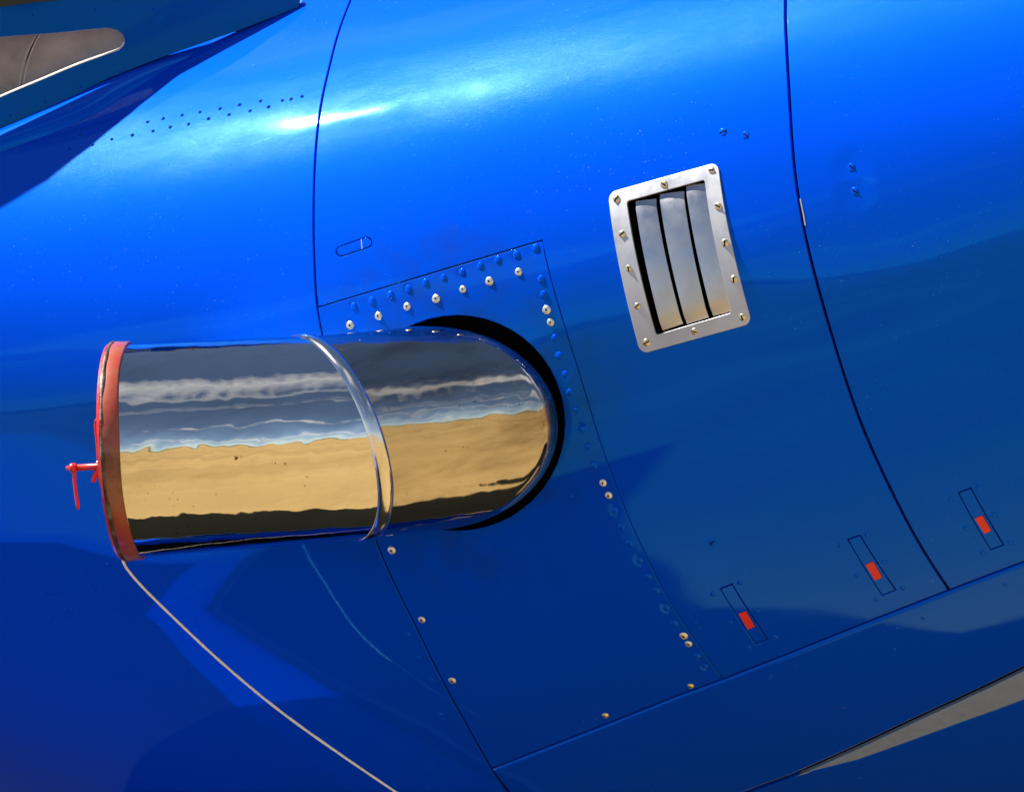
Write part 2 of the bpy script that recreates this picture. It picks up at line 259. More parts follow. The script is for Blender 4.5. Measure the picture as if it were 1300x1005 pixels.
BLACK = flat('dark_cavity', (0.004, 0.004, 0.005), 0.9, spec=0.1)
BOUNCE_BLACK = flat('black_bounce_sheet', (0.012, 0.012, 0.013), 0.9, spec=0.08)  # for the sheet added on the unseen wing to cut bounce light
ZINC = flat('pale_zinc_screw', (0.72, 0.70, 0.62), 0.32, 0.75)
BRASS = flat('brassy_screw', (0.75, 0.62, 0.34), 0.28, 0.9)
RED = flat('red_enamel', (0.50, 0.012, 0.005), 0.35, coat=0.5)
MARK = flat('red_latch_mark', (0.80, 0.016, 0.008), 0.35, coat=0.2, vary=0.1)
LIPM = flat('pale_window_lip', (0.62, 0.58, 0.46), 0.5)
GLASS = flat('dark_interior_pane', (0.006, 0.006, 0.008), 0.08)
PITM = flat('dark_rivet_hole', (0.010, 0.016, 0.05), 0.5)
def make_rust_red():
    m, t, b = new_mat('heat_faded_red')
    n = noise(t, 18, 5, 0.65); c = ramp(t, n.outputs['Fac'], [(0.25, (0.30, 0.016, 0.006)), (0.44, (0.30, 0.045, 0.015)), (0.56, (0.27, 0.085, 0.045)), (0.66, (0.15, 0.035, 0.012)), (0.8, (0.07, 0.022, 0.012))])
    t.links.new(c.outputs[0], b.inputs['Base Color']); b.inputs['Roughness'].default_value = 0.42; b.inputs['Coat Weight'].default_value = 0.25
    g = noise(t, 120, 3); bump(t, b, [(g.outputs['Fac'], 0.15, 0.001)])
    return m
RUSTRED = make_rust_red()
def make_burnt():
    m, t, b = new_mat('burnt_weld')
    n = noise(t, 60, 5, 0.7); c = ramp(t, n.outputs['Fac'], [(0.3, (0.02, 0.012, 0.01)), (0.5, (0.09, 0.045, 0.02)), (0.62, (0.16, 0.14, 0.13)), (0.78, (0.25, 0.08, 0.03))])
    t.links.new(c.outputs[0], b.inputs['Base Color']); b.inputs['Roughness'].default_value = 0.55; b.inputs['Metallic'].default_value = 0.4
    g = noise(t, 150, 3); bump(t, b, [(g.outputs['Fac'], 0.6, 0.002)])
    return m
BURNT = make_burnt()
def make_leather():
    m, t, b = new_mat('brown_leather')
    n = noise(t, 14, 4, 0.6); c = ramp(t, n.outputs['Fac'], [(0.3, (0.17, 0.14, 0.11)), (0.7, (0.34, 0.285, 0.235))])
    t.links.new(c.outputs[0], b.inputs['Base Color']); b.inputs['Roughness'].default_value = 0.42
    v = node(t, 'ShaderNodeTexVoronoi'); v.inputs['Scale'].default_value = 420; tcn = t.nodes.new('ShaderNodeTexCoord'); t.links.new(tcn.outputs['Object'], v.inputs['Vector'])
    w = noise(t, 22, 3); bump(t, b, [(v.outputs['Distance'], 0.35, 0.0008), (w.outputs['Fac'], 0.4, 0.004)])
    return m
LEATHER = make_leather()
def make_rope():
    m, t, b = new_mat('braided_cord')
    n = noise(t, 500, 3); c = ramp(t, n.outputs['Fac'], [(0.3, (0.62, 0.61, 0.56)), (0.65, (0.92, 0.91, 0.88))])
    t.links.new(c.outputs[0], b.inputs['Base Color']); b.inputs['Roughness'].default_value = 0.85
    bump(t, b, [(n.outputs['Fac'], 0.5, 0.0006)])
    return m
ROPEM = make_rope()
def make_sand():
    m, t, b = new_mat('dry_sand')
    a = noise(t, 0.35, 6, 0.6); c = ramp(t, a.outputs['Fac'], [(0.3, SAND_LO), (0.7, SAND_HI)])
    p = noise(t, 0.05, 4, 0.6, stretch=(0.35, 1, 1)); pr = ramp(t, p.outputs['Fac'], [(0.45, (0,)*3), (0.7, (1,)*3)])
    pf = node(t, 'ShaderNodeMath', operation='MULTIPLY'); t.links.new(pr.outputs[0], pf.inputs[0]); pf.inputs[1].default_value = 0.35
    tf = noise(t, 0.9, 6, 0.75); tr_ = ramp(t, tf.outputs['Fac'], [(0.60, (0,)*3), (0.70, (0.75,)*3)])
    sandc = mixc(t, pf.outputs[0], c.outputs[0], SAND_DRY)
    t.links.new(mixc(t, tr_.outputs[0], sandc, (0.085, 0.062, 0.026)), b.inputs['Base Color'])
    b.inputs['Roughness'].default_value = 0.95; b.inputs['Specular IOR Level'].default_value = 0.1
    g = noise(t, 6, 8, 0.7); bump(t, b, [(g.outputs['Fac'], 0.4, 0.05)])
    return m
SAND_LO = (0.150, 0.096, 0.036); SAND_HI = (0.285, 0.200, 0.086); SAND_DRY = (0.205, 0.162, 0.072)
SAND = make_sand()
HILLM = flat('dry_scrub', (0.07, 0.075, 0.035), 0.95, vary=0.5, scale=0.05)

# ------------------------------------------------------------------ helpers
def mesh_obj(name, verts, faces, mat, parent=None, smooth=False, mats=None, fm=None):
    me = bpy.data.meshes.new(name); me.from_pydata([tuple(v) for v in verts], [], faces); me.update()
    for mm in (mats or [mat]): me.materials.append(mm)
    if fm:
        for p, i in zip(me.polygons, fm): p.material_index = i
    if smooth:
        for p in me.polygons: p.use_smooth = True
    o = bpy.data.objects.new(name, me); col.objects.link(o)
    if parent is not None: o.parent = parent
    return o
def empty(name, label, cat, loc=(0, 0, 0)):
    o = bpy.data.objects.new(name, None); col.objects.link(o); o.location = loc; o.empty_display_size = 0.1
    o['label'] = label; o['category'] = cat; return o
def catmull(pts, n=6):
    P_ = [Vector(p) for p in pts]; out = []
    for i in range(len(P_)-1):
        a = P_[i-1] if i else P_[0]*2-P_[1]; b, c = P_[i], P_[i+1]; d = P_[i+2] if i+2 < len(P_) else c*2-b
        for j in range(n):
            t = j/n
            out.append(0.5*((2*b)+(c-a)*t+(2*a-5*b+4*c-d)*t*t+(3*b-a-3*c+d)*t**3))
    out.append(P_[-1]); return out
def smooth2(pts, n=5): return [(p[0], p[1]) for p in catmull([(x, y, 0) for x, y in pts], n)]
def tube(name, path, rad, mat, parent=None, seg=12, cap=True):
    n = len(path); verts = []; faces = []
    rads = rad if isinstance(rad, (list, tuple)) else [rad]*n
    up = Vector((0.31, 0.17, 0.93))
    for i, p in enumerate(path):
        t = (Vector(path[min(i+1, n-1)])-Vector(path[max(i-1, 0)])).normalized()
        a = up.cross(t).normalized(); b = t.cross(a)
        for k in range(seg):
            w = 2*math.pi*k/seg; verts.append(Vector(p)+(a*math.cos(w)+b*math.sin(w))*rads[i])
    for i in range(n-1):
        for k in range(seg):
            faces.append((i*seg+k, i*seg+(k+1) % seg, (i+1)*seg+(k+1) % seg, (i+1)*seg+k))
    if cap: faces.append(tuple(range(seg))[::-1]); faces.append(tuple((n-1)*seg+k for k in range(seg)))
    o = mesh_obj(name, verts, faces, mat, parent, True)
    return o
def pip(p, poly):
    x, y = p; c = False; j = len(poly)-1
    for i in range(len(poly)):
        xi, yi = poly[i]; xj, yj = poly[j]
        if (yi > y) != (yj > y) and x < (xj-xi)*(y-yi)/(yj-yi)+xi: c = not c
        j = i
    return c
def area2(poly): return sum(poly[i-1][0]*poly[i][1]-poly[i][0]*poly[i-1][1] for i in range(len(poly)))/2
def seg_d(p, a, b):
    ax, ay = a; dx, dy = b[0]-ax, b[1]-ay; L = dx*dx+dy*dy
    t = 0 if L == 0 else max(0, min(1, ((p[0]-ax)*dx+(p[1]-ay)*dy)/L))
    return math.hypot(p[0]-ax-t*dx, p[1]-ay-t*dy)
def clean(poly, gaps=None, tol=1e-5):
    out = []; g = []
    for i, p in enumerate(poly):
        if math.hypot(p[0]-poly[i-1][0], p[1]-poly[i-1][1]) > tol: out.append(p); g.append(gaps[i] if gaps else 0)
    return out, g
def offset(poly, d, gaps=None):
    """move every edge inwards by its gap (poly counter-clockwise); d added to all"""
    n = len(poly); res = []
    def en(i):
        a, b = poly[i], poly[(i+1) % n]; dx, dy = b[0]-a[0], b[1]-a[1]; L = math.hypot(dx, dy) or 1
        return (-dy/L, dx/L)
    for i in range(n):
        n1, n2 = en(i-1), en(i); d1 = d+(gaps[i-1] if gaps else 0); d2 = d+(gaps[i] if gaps else 0)
        det = n1[0]*n2[1]-n1[1]*n2[0]
        if abs(det) < 0.2: v = ((n1[0]*d1+n2[0]*d2)/2, (n1[1]*d1+n2[1]*d2)/2)
        else: v = ((d1*n2[1]-d2*n1[1])/det, (n1[0]*d2-n2[0]*d1)/det)
        res.append((poly[i][0]+v[0], poly[i][1]+v[1]))
    return res
def resample(poly, gaps, step=0.012):
    out = []; g = []
    for i in range(len(poly)):
        a, b = poly[i], poly[(i+1) % len(poly)]; n = max(1, int(math.hypot(b[0]-a[0], b[1]-a[1])/step))
        for j in range(n): out.append((a[0]+(b[0]-a[0])*j/n, a[1]+(b[1]-a[1])*j/n)); g.append(gaps[i])
    return out, g

def skin_panel(name, chunks, holes=(), lift=0.0, cham=0.0008, thick=0.005, step=0.022, mat=None, parent=None):
    """a sheet-metal panel on the fuselage surface; chunks = [(points, half gap)], holes = plain polygons"""
    poly, gaps = [], []
    for pts, g in chunks:
        for p in pts: poly.append(tuple(p)); gaps.append(g)
    poly, gaps = clean(poly, gaps)
    if area2(poly) < 0:
        poly = poly[::-1]; gaps = gaps[::-1]; gaps = gaps[1:]+gaps[:1]
    poly, gaps = resample(poly, gaps)
    outer = offset(poly, cham, gaps)
    rings = [(outer, 1)]
    for h in holes:
        h, _ = clean(list(h));
        if area2(h) > 0: h = h[::-1]                      # clockwise: offset() moves away from the hole
        h, hg = resample(h, [0]*len(h), 0.008); rings.append((offset(h, cham), -1))
    v2 = []; e2 = []; loops = []
    for r, _ in rings:
        b = len(v2); v2 += r; n = len(r); e2 += [(b+i, b+(i+1) % n) for i in range(n)]; loops.append((b, n))
    xs = [p[0] for p in outer]; hs = [p[1] for p in outer]
    segs = [(r[i], r[(i+1) % len(r)]) for r, _ in rings for i in range(len(r))]
    nx = int((max(xs)-min(xs))/step)+1; nh = int((max(hs)-min(hs))/step)+1
    nb = len(v2)
    cell = {}
    for s in segs: cell.setdefault((round(s[0][0]/0.03), round(s[0][1]/0.03)), []).append(s)
    for i in range(nx+1):
        for j in range(nh+1):
            p = (min(xs)+i*step+random.uniform(-1e-4, 1e-4), min(hs)+j*step)
            if not pip(p, outer) or any(pip(p, r) for r, s in rings[1:]): continue
            ci, cj = round(p[0]/0.03), round(p[1]/0.03); near = False
            for a in (-1, 0, 1):
                for c in (-1, 0, 1):
                    for s in cell.get((ci+a, cj+c), ()):
                        if seg_d(p, *s) < 0.006: near = True; break
            if not near: v2.append(p)
    res = delaunay_2d_cdt([Vector(p) for p in v2], e2, [], 0, 1e-7, True)
    vo = [(v.x, v.y) for v in res[0]]; tri = []
    for f in res[2]:
        c = (sum(vo[i][0] for i in f)/3, sum(vo[i][1] for i in f)/3)
        if pip(c, outer) and not any(pip(c, r) for r, s in rings[1:]):
            if area2([vo[i] for i in f]) < 0: f = f[::-1]
            tri.append(tuple(f))
    verts = [S(x, h, lift) for x, h in vo]; nr = [Nrm(x, h) for x, h in vo]
    faces = list(tri); ln = [nr[i] for f in tri for i in f]
    for r, _ in rings:
        n = len(r); out = offset(r, -cham); b = len(verts)
        N0 = [Nrm(*p) for p in r]
        A = [S(*p, lift) for p in r]; B = [S(*p, lift)-N0[i]*cham*0.9 for i, p in enumerate(out)]; Cc = [S(*p, lift)-N0[i]*thick for i, p in enumerate(out)]
        verts += A+B+Cc
        for i in range(n):
            j = (i+1) % n
            o_i = (B[i]-A[i]); o_i = (o_i-N0[i]*o_i.dot(N0[i])).normalized() if o_i.length > 0 else N0[i]
            o_j = (B[j]-A[j]); o_j = (o_j-N0[j]*o_j.dot(N0[j])).normalized() if o_j.length > 0 else N0[j]
            faces.append((b+i, b+n+i, b+n+j, b+j)); ln += [N0[i], (N0[i]*0.5+o_i).normalized(), (N0[j]*0.5+o_j).normalized(), N0[j]]
            faces.append((b+n+i, b+2*n+i, b+2*n+j, b+n+j)); ln += [o_i, o_i, o_j, o_j]
    o = mesh_obj(name, verts, faces, mat or PAINT, parent, True)
    o.data.normals_split_custom_set([tuple(v) for v in ln])
    return o

def lathe(name, prof, seg=14):
    """prof = [(radius, height)] revolved round local Z"""
    verts = []; faces = []
    for r, z in prof:
        for k in range(seg):
            a = 2*math.pi*k/seg; verts.append((r*math.cos(a), r*math.sin(a), z))
    for i in range(len(prof)-1):
        for k in range(seg): faces.append((i*seg+k, i*seg+(k+1) % seg, (i+1)*seg+(k+1) % seg, (i+1)*seg+k))
    faces.append(tuple((len(prof)-1)*seg+k for k in range(seg)))
    return verts, faces
def head_mesh(name, mat, r, hgt, recess=None, slot=None, flat_top=0.25):
    prof = [(r*math.cos(a), hgt*math.sin(a)) for a in (0, 0.35, 0.7, 1.05, 1.3)]
    prof = [(r, -0.001)]+prof+[(r*0.12, hgt)]
    v, f = lathe(name, prof); fm = [0]*len(f)
    if recess:
        b = len(v); v2, f2 = lathe('', [(recess, hgt*0.6), (recess, hgt+0.00025), (recess*0.9, hgt+0.0003)], 8)
        v += v2; f += [tuple(i+b for i in q) for q in f2]; fm += [1]*len(f2)
    if slot:
        b = len(v); w, L, z0, z1 = slot, r*0.82, hgt*0.3, hgt+0.0002
        v += [(x, y, z) for z in (z0, z1) for x, y in ((-L, -w), (L, -w), (L, w), (-L, w))]
        q = [(4, 5, 6, 7), (0, 1, 5, 4), (1, 2, 6, 5), (2, 3, 7, 6), (3, 0, 4, 7)]
        f += [tuple(i+b for i in k) for k in q]; fm += [1]*5
    me = bpy.data.meshes.new(name); me.from_pydata(v, [], f); me.update(); me.materials.append(mat); me.materials.append(BLACK)
    for p, i in zip(me.polygons, fm): p.material_index = i; p.use_smooth = (i == 0)
    return me
def put(name, me, M, parent, spin=0.0):
    o = bpy.data.objects.new(name, me); col.objects.link(o); o.parent = parent
    o.matrix_basis = M @ Matrix.Rotation(spin, 4, 'Z'); return o

# ------------------------------------------------------------------ ground and far ridge
g = 3000
ground = mesh_obj('ground', [(-g, -g, 0), (g, -g, 0), (g, g, 0), (-g, g, 0)], [(0, 1, 2, 3)], SAND); ground['kind'] = 'structure'
rv = []; rf = []; nseg = 360
for i in range(nseg):
    a = 2*math.pi*i/nseg; hgt = 5.5+3.0*math.sin(i*0.31)+2.6*math.sin(i*0.117+1)+random.uniform(-1.5, 2.5)
    for rad, z in ((430, -0.5), (470, max(0.6, hgt)), (560, -0.5)): rv.append((rad*math.cos(a), rad*math.sin(a), z))
for i in range(nseg):
    j = (i+1) % nseg
    rf += [(i*3, j*3, j*3+1, i*3+1), (i*3+1, j*3+1, j*3+2, i*3+2)]
ridge = mesh_obj('terrain', rv, rf, HILLM); ridge['kind'] = 'structure'

# ------------------------------------------------------------------ aircraft
plane = empty('aircraft', 'glossy blue aircraft seen close up, with polished exhaust stub and vent', 'aircraft')
HT = 0.63; XA, XF = -1.15, 1.15
SA = smooth2(SEAM_AFT, 4); ST = list(SEAM_TOP); SM = smooth2(SEAM_MID, 4); SF = smooth2(SEAM_FWD, 4)
def x_at(line, h):
    L = sorted(line, key=lambda p: p[1])
    for a, b in zip(L, L[1:]):
        if a[1] <= h <= b[1]: return a[0]+(b[0]-a[0])*(h-a[1])/max(1e-9, b[1]-a[1])
    return L[0][0] if h < L[0][1] else L[-1][0]
SA_top = [(SA[0][0]-0.002, HT)]; SA_bot = [(SA[-1][0]-0.02, -0.61)]
SAfull = SA_top+SA+SA_bot
SL = [p for p in SEAM_LOW if p[0] > x_at(SAfull, p[1])+0.02]
m0 = (SL[1][1]-SL[0][1])/(SL[1][0]-SL[0][0]); hJ = SL[0][1]+m0*(x_at(SAfull, SL[0][1])-SL[0][0]); J = (x_at(SAfull, hJ), hJ)
SL = [J]+SL+[(XF, SEAM_LOW[-1][1]+0.092*(XF-SEAM_LOW[-1][0]))]
iM = min(range(len(SL)), key=lambda i: abs(SL[i][0]-SEAM_MID[-1][0])); iF = min(range(len(SL)), key=lambda i: abs(SL[i][0]-SEAM_FWD[-1][0]))
SL[iM] = SEAM_MID[-1]; SL[iF] = SEAM_FWD[-1]
iT = min(range(len(SA)), key=lambda i: math.hypot(SA[i][0]-ST[0][0], SA[i][1]-ST[0][1])); ST[0] = SA[iT]; ST[-1] = SM[0]
SA_above = SA_top+SA[:iT+1]
SA_mid = [p for p in SA[iT:] if p[1] > J[1]]+[J]
SF_full = [(SF[0][0]+0.004, HT)]+SF
GL = list(GAP_LOW); GLx = x_at(SAfull, -0.515); GL = [(GLx, -0.515), (-0.06, -0.505)]+GL+[(XF, GAP_LOW[-1][1]+0.17*(XF-GAP_LOW[-1][0]))]
SW = [GL[2]]+list(STRIP_LOW[1:])+[(XF, STRIP_LOW[-1][1]+0.13*(XF-STRIP_LOW[-1][0]))]

foot = list(FOOT); fs = (foot[-1][1]-foot[-2][1])/(foot[-1][0]-foot[-2][0])
foot.append((XA, foot[-1][1]))
aft = skin_panel('fuselage_panel', [(SAfull, 0.0012), ([(SA_bot[0][0], -0.61), (XA, -0.61)], 0), (foot[::-1], 0), ([(foot[0][0]+0.001, HT)], 0)], parent=plane)
vent_hole = [tuple(p) for p in VENT_IN]
def grow(poly, d):
    poly = [tuple(p) for p in poly]
    if area2(poly) < 0: poly = poly[::-1]
    return offset(poly, -d)
mid = skin_panel('fuselage_panel', [(SA_above[:-1], 0.0012), (ST[:-1], 0.0006), (SM[:-1], 0.0003), (SL[iM:iF], 0.0008), (SF_full[::-1], 0.0015)],
                 holes=[grow(VENT_IN, 0.002), grow(CAPSULE, 0.0004)]+[grow(q, 0.0003) for q in LATCH[:2]], parent=plane)
access = skin_panel('exhaust_panel', [(SA_mid[:-1], 0.0007), (SL[:iM], 0.0008), (SM[::-1][:-1], 0.0003), (ST[::-1][:-1], 0.0006)], holes=[HOLE], parent=plane)
fwd = skin_panel('fuselage_panel', [(SF_full[:-1], 0.0015), (SL[iF:-1], 0.0008), ([SL[-1], (XF, HT)], 0)], holes=[grow(LATCH[2], 0.0003)], parent=plane)
chin = skin_panel('lower_cowl_panel', [([J], 0.0007), ([GL[0]], 0), (GL[1:-1], 0.0030), ([GL[-1]], 0), (SL[::-1][:-1], 0.0004)], lift=0.003, cham=0.0036, parent=plane)
strip = skin_panel('bare_metal_strip', [(GL[2:-1], 0.0022), ([GL[-1]], 0), (SW[::-1][:-1], 0.0002)], mat=ALU2, parent=plane)
belly = skin_panel('belly_panel', [(GL[:3][:-1], 0.0014), (SW[:-1], 0.0002), ([SW[-1], (XF, -0.61), (SA_bot[0][0], -0.61)], 0)], parent=plane)
strip['label'] = 'scuffed bare metal strip under the lower cowl'

# dark inner shell behind the panels, both sides (the far side closes the body)
def hull():
    vs_, fs_ = [], []; nx, nh = 70, 46
    for side in (1, -1):
        b = len(vs_)
        for i in range(nx+1):
            x = XA+(XF-XA)*i/nx
            for j in range(nh+1):
                h = -0.615+(HT+0.03+0.615)*j/nh; n = Nrm(x, h); p = S(x, h)-n*(0.03 if side == 1 else 0.004)
                vs_.append((p.x, min(p.y, 0)*side, p.z))
        for i in range(nx):
            for j in range(nh):
                x = XA+(XF-XA)*(i+0.5)/nx; h = -0.615+(HT+0.645)*(j+0.5)/nh
                if x < -0.26 and h > 0.34: continue
                fs_.append((b+i*(nh+1)+j, b+(i+1)*(nh+1)+j, b+(i+1)*(nh+1)+j+1, b+i*(nh+1)+j+1))
    b = len(vs_)
    for i, x in enumerate((XA, XF)):
        q = [S(x, -0.615+(HT+0.645)*j/20) for j in range(21)]
        vs_ += [(p.x, min(0, p.y), p.z) for p in q]+[(p.x, -min(0, p.y), p.z) for p in q[::-1]]
        fs_.append(tuple(range(b+i*42, b+i*42+42)))
    mesh_obj('inner_structure', vs_, fs_, BLACK, plane)
hull()

# rivets and screws: shared meshes, one object each
RIV = head_mesh('rivet', PAINT, 0.0042, 0.0012); RIVS = head_mesh('rivet', PAINT, 0.0033, 0.0007)
SCRW = head_mesh('screw', ZINC, 0.0046, 0.0014, recess=0.0012); SCRB = head_mesh('screw', BRASS, 0.0042, 0.0019, recess=0.0009)
SLOTB = head_mesh('screw', PAINT, 0.0044, 0.0007, slot=0.0006); SLOTG = head_mesh('screw', BRASS, 0.0040, 0.0013, slot=0.0007)
PITR = head_mesh('rivet', PAINT, 0.0023, 0.0009, recess=0.0011)
def scatter(name, me, pts, parent, off=0.0, spin=True):
    for p in pts:
        M = frame(p[0]+random.uniform(-4e-4, 4e-4), p[1]+random.uniform(-4e-4, 4e-4), off) @ Matrix.Rotation(random.uniform(-0.05, 0.05), 4, 'X') @ Matrix.Rotation(random.uniform(-0.05, 0.05), 4, 'Y') @ Matrix.Scale(random.uniform(0.9, 1.08), 4)
        put(name, me, M, parent, random.uniform(0, 3.1) if spin else 0)
scatter('rivet', RIV, RIVET_PANEL, access); scatter('rivet', RIVS, RIVET_AFT, aft)
scatter('screw', SCRW, SCREW_WHITE, access); scatter('screw', SCRB, SCREW_BRASS, access)
scatter('screw', SLOTB, SCREW_SKIN_MID, mid); scatter('screw', SLOTB, SCREW_SKIN_FWD, fwd)
scatter('rivet', RIVS, RIVET_LOW, chin, 0.0025); scatter('rivet', PITR, PIT, aft)
for i, q in enumerate(LATCH_RIVET): scatter('rivet', RIVS, q, (mid, mid, fwd)[i])

ch = [S(p[0]+d, p[1], 0.0004) for p in CHIP for d in (-0.0012, 0.0002)]
mesh_obj('bare_edge', ch, [(i*2, i*2+1, i*2+3, i*2+2) for i in range(len(CHIP)-1)], ZINC, fwd)
# flush latches with red marks, oval access cover
def small_cover(name, poly, gap, parent, holes=()):
    poly = [tuple(p) for p in poly]
    return skin_panel(name, [(poly, gap)], cham=0.0004, thick=0.004, step=0.03, parent=parent)
for i, (q, rq) in enumerate(zip(LATCH, LATCH_RED)):
    lt = small_cover('latch', q, 0.0008, plane)
    mk = skin_panel('red_mark', [(rq, 0)], lift=0.0010, cham=0.0003, thick=0.0012, step=0.03, mat=MARK, parent=lt)
ov = small_cover('oval_cover', CAPSULE, 0.0008, plane)
ca = Vector(CAPSULE[4]+(0,)); cc = Vector(CAPSULE[13]+(0,)); lx = ca.lerp(cc, 0.28)
v = [S(lx.x+dx, lx.y+dy, 0.0003) for dx, dy in ((-0.0005, -0.0052), (0.0005, -0.0052), (0.0005, 0.0052), (-0.0005, 0.0052))]
mesh_obj('joint_line', v, [(0, 1, 2, 3)], ZINC, ov)

# ------------------------------------------------------------------ louvred vent
def round_rect(q, r, n=5):
    """rounded corners on a quad given in (x, h)"""
    out = []; Q = [Vector((p[0], p[1])) for p in q]
    for i in range(4):
        a, b, c = Q[i-1], Q[i], Q[(i+1) % 4]; u = (a-b).normalized(); w = (c-b).normalized()
        for k in range(n+1):
            t = k/n*math.pi/2; out.append(tuple(b+u*r*(1-math.sin(t))+w*r*(1-math.cos(t))))
    return out
vent = skin_panel('vent_frame', [(round_rect(VENT_OUT, 0.009), 0)], holes=[round_rect(VENT_IN, 0.003)], lift=0.0015, cham=0.0004, thick=0.0022, mat=ALU, parent=plane)
vent['label'] = 'satin metal vent frame with three louvre slats'
for qi, q in enumerate(VENT_SLAT):
    tl, tr, br, bl = [Vector((p[0], p[1])) for p in q]
    vs_, fs_ = [], []; nu, nv = 8, 14
    for side in (0, 1):
        for j in range(nv+1):
            for i in range(nu+1):
                u0 = (0.17, 0.10, 0.10)[qi]; u = u0+(1-u0)*i/nu; w = j/nv; a = tl.lerp(tr, u); b = bl.lerp(br, u); p = a.lerp(b, w)
                z = 0.0002+0.0011*(1-(2*u-1.1)**2)-0.0030*u-0.0016*side; z -= 0.0022*max(0, abs(w-0.5)*2-0.95)/0.05      # standing proud at the aft edge, tucked in at the front
                vs_.append(S(p.x, p.y, z))
    st = (nu+1)*(nv+1)
    for j in range(nv):
        for i in range(nu):
            a = j*(nu+1)+i; fs_.append((a, a+nu+1, a+nu+2, a+1)); a += st; fs_.append((a, a+1, a+nu+2, a+nu+1))
    edge = [i for i in range(nu+1)]+[j*(nu+1)+nu for j in range(1, nv+1)]+[nv*(nu+1)+i for i in range(nu-1, -1, -1)]+[j*(nu+1) for j in range(nv-1, 0, -1)]
    for a, b in zip(edge, edge[1:]+edge[:1]): fs_.append((a, b, b+st, a+st))
    o = mesh_obj('slat', vs_, fs_, SLATM, vent, True)
    o.data.set_sharp_from_angle(angle=math.radians(40))
scatter('screw', SLOTG, VENT_SCREW, vent, 0.0015)
# shallow dark box behind the slats
vb = [S(p[0], p[1], d) for d in (-0.002, -0.026) for p in grow(VENT_IN, 0.0015)]
mesh_obj('vent_box', vb, [(4, 5, 6, 7), (0, 1, 5, 4), (1, 2, 6, 5), (2, 3, 7, 6), (3, 0, 4, 7)], BLACK, vent)

# ------------------------------------------------------------------ exhaust stub
TE, TJ, TD = Vector(TUBE_END), Vector(TUBE_JOINT), Vector(TUBE_DEEP)
ta = (TJ-TE).normalized(); tb = (TD-TJ).normalized(); te2 = ta.cross(tb).normalized(); L2 = (TJ-TE).length; L1 = (TD-TJ).length
te1 = ta.cross(te2).normalized(); tf1 = tb.cross(te2).normalized()          # sides facing outboard
R0, R1 = 0.1142, 0.1100
JN = ta-te1*(0.060/R1)+te2*(0.019/R1)                                       # normal of the oblique joint between the two pipe sections
def TP(s, al, dr=0.0):
    r = R0+(R1-R0)*s/L2+dr
    return TE+ta*s+(te1*math.cos(al)+te2*math.sin(al))*r
def collar_s(al):
    p = TP(L2, al); return L2-(p-TJ).dot(JN)/ta.dot(JN)
def tube_surface(name, p_of, n, mat, parent):
    vs_, fs_ = [], []
    for i in range(n+1):
        for k in range(SEG): vs_.append(p_of(i/n, 2*math.pi*k/SEG))
    for i in range(n):
        for k in range(SEG):
            fs_.append((i*SEG+k, i*SEG+(k+1) % SEG, (i+1)*SEG+(k+1) % SEG, (i+1)*SEG+k))
    return mesh_obj(name, vs_, fs_, mat, parent, True)
SEG = 160
pipe = tube_surface('exhaust_pipe', lambda t, a: TP(collar_s(a)*t, a), 40, CHROME, plane)
pipe['label'] = 'polished steel exhaust stub angled out of the blue fuselage'
TM = Vector(TUBE_MOUTH); MN2 = tb-tf1*(0.100/0.110)-te2*(0.008/0.110)          # rounded mouth where the pipe turns into the fuselage
inward = (tb*0.10-tf1).normalized()
def inner_ring(t, a):
    ring = (tf1*math.cos(a)+te2*math.sin(a))*0.1098
    s0 = -ring.dot(JN)/tb.dot(JN); s1 = (TM+ring*0-TJ).dot(tb)-ring.dot(MN2)/tb.dot(MN2)
    if t <= 0.7: return TJ+ring+tb*(s0+(s1-0.026-s0)*t/0.7)
    if t <= 0.9:
        w = (t-0.7)/0.2*math.pi/2; rf = 0.026; k = max(0.0, math.cos(a))
        return TJ+ring+tb*(s1-rf+rf*math.sin(w))+inward*rf*(1-math.cos(w))
    return TJ+ring+tb*s1+inward*(0.026+0.16*(t-0.9)/0.1)
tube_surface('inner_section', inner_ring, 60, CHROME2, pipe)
cv, cf_ = [], []; prof = [(-0.0095, -0.0008), (-0.0088, 0.0006), (-0.0072, 0.0018), (-0.004, 0.0027), (0.000, 0.0029), (0.004, 0.0025), (0.0065, 0.0010), (0.0075, -0.0025)]
for ds, dr in prof:
    for k in range(SEG): al = 2*math.pi*k/SEG; cv.append(TP(collar_s(al)+ds, al, dr))
for i in range(len(prof)-1):
    for k in range(SEG): cf_.append((i*SEG+k, i*SEG+(k+1) % SEG, (i+1)*SEG+(k+1) % SEG, (i+1)*SEG+k))
mesh_obj('collar', cv, cf_, COLLAR, pipe, True)

# ------------------------------------------------------------------ red exhaust cover with its clamp
cover = empty('exhaust_cover', 'heat-faded red cover clamped over the open end of the exhaust stub', 'exhaust cover', tuple(TE))
def on_cover(o): o.parent = cover; o.matrix_parent_inverse = Matrix.Translation(-TE); return o
rv_, rf_ = [], []; prof = [(0.0150, 0.0002), (0.0153, 0.0022), (0.0140, 0.0028), (0.006, 0.0030), (-0.002, 0.0032), (-0.003, 0.0028)]
for s, dr in prof:
    for k in range(SEG):
        al = 2*math.pi*k/SEG; rv_.append(TP(s+0.0006*math.sin(al*5), al, dr+0.0004*math.sin(al*3+1)))
for i in range(len(prof)-1):
    for k in range(SEG): rf_.append((i*SEG+k, (i+1)*SEG+k, (i+1)*SEG+(k+1) % SEG, i*SEG+(k+1) % SEG))
on_cover(mesh_obj('rim', rv_, rf_, RUSTRED, None, True))
fv = [TP(-0.0045, 2*math.pi*k/64, 0.003) for k in range(64)]+[TP(-0.0075, 2*math.pi*k/64, 0.001) for k in range(64)]
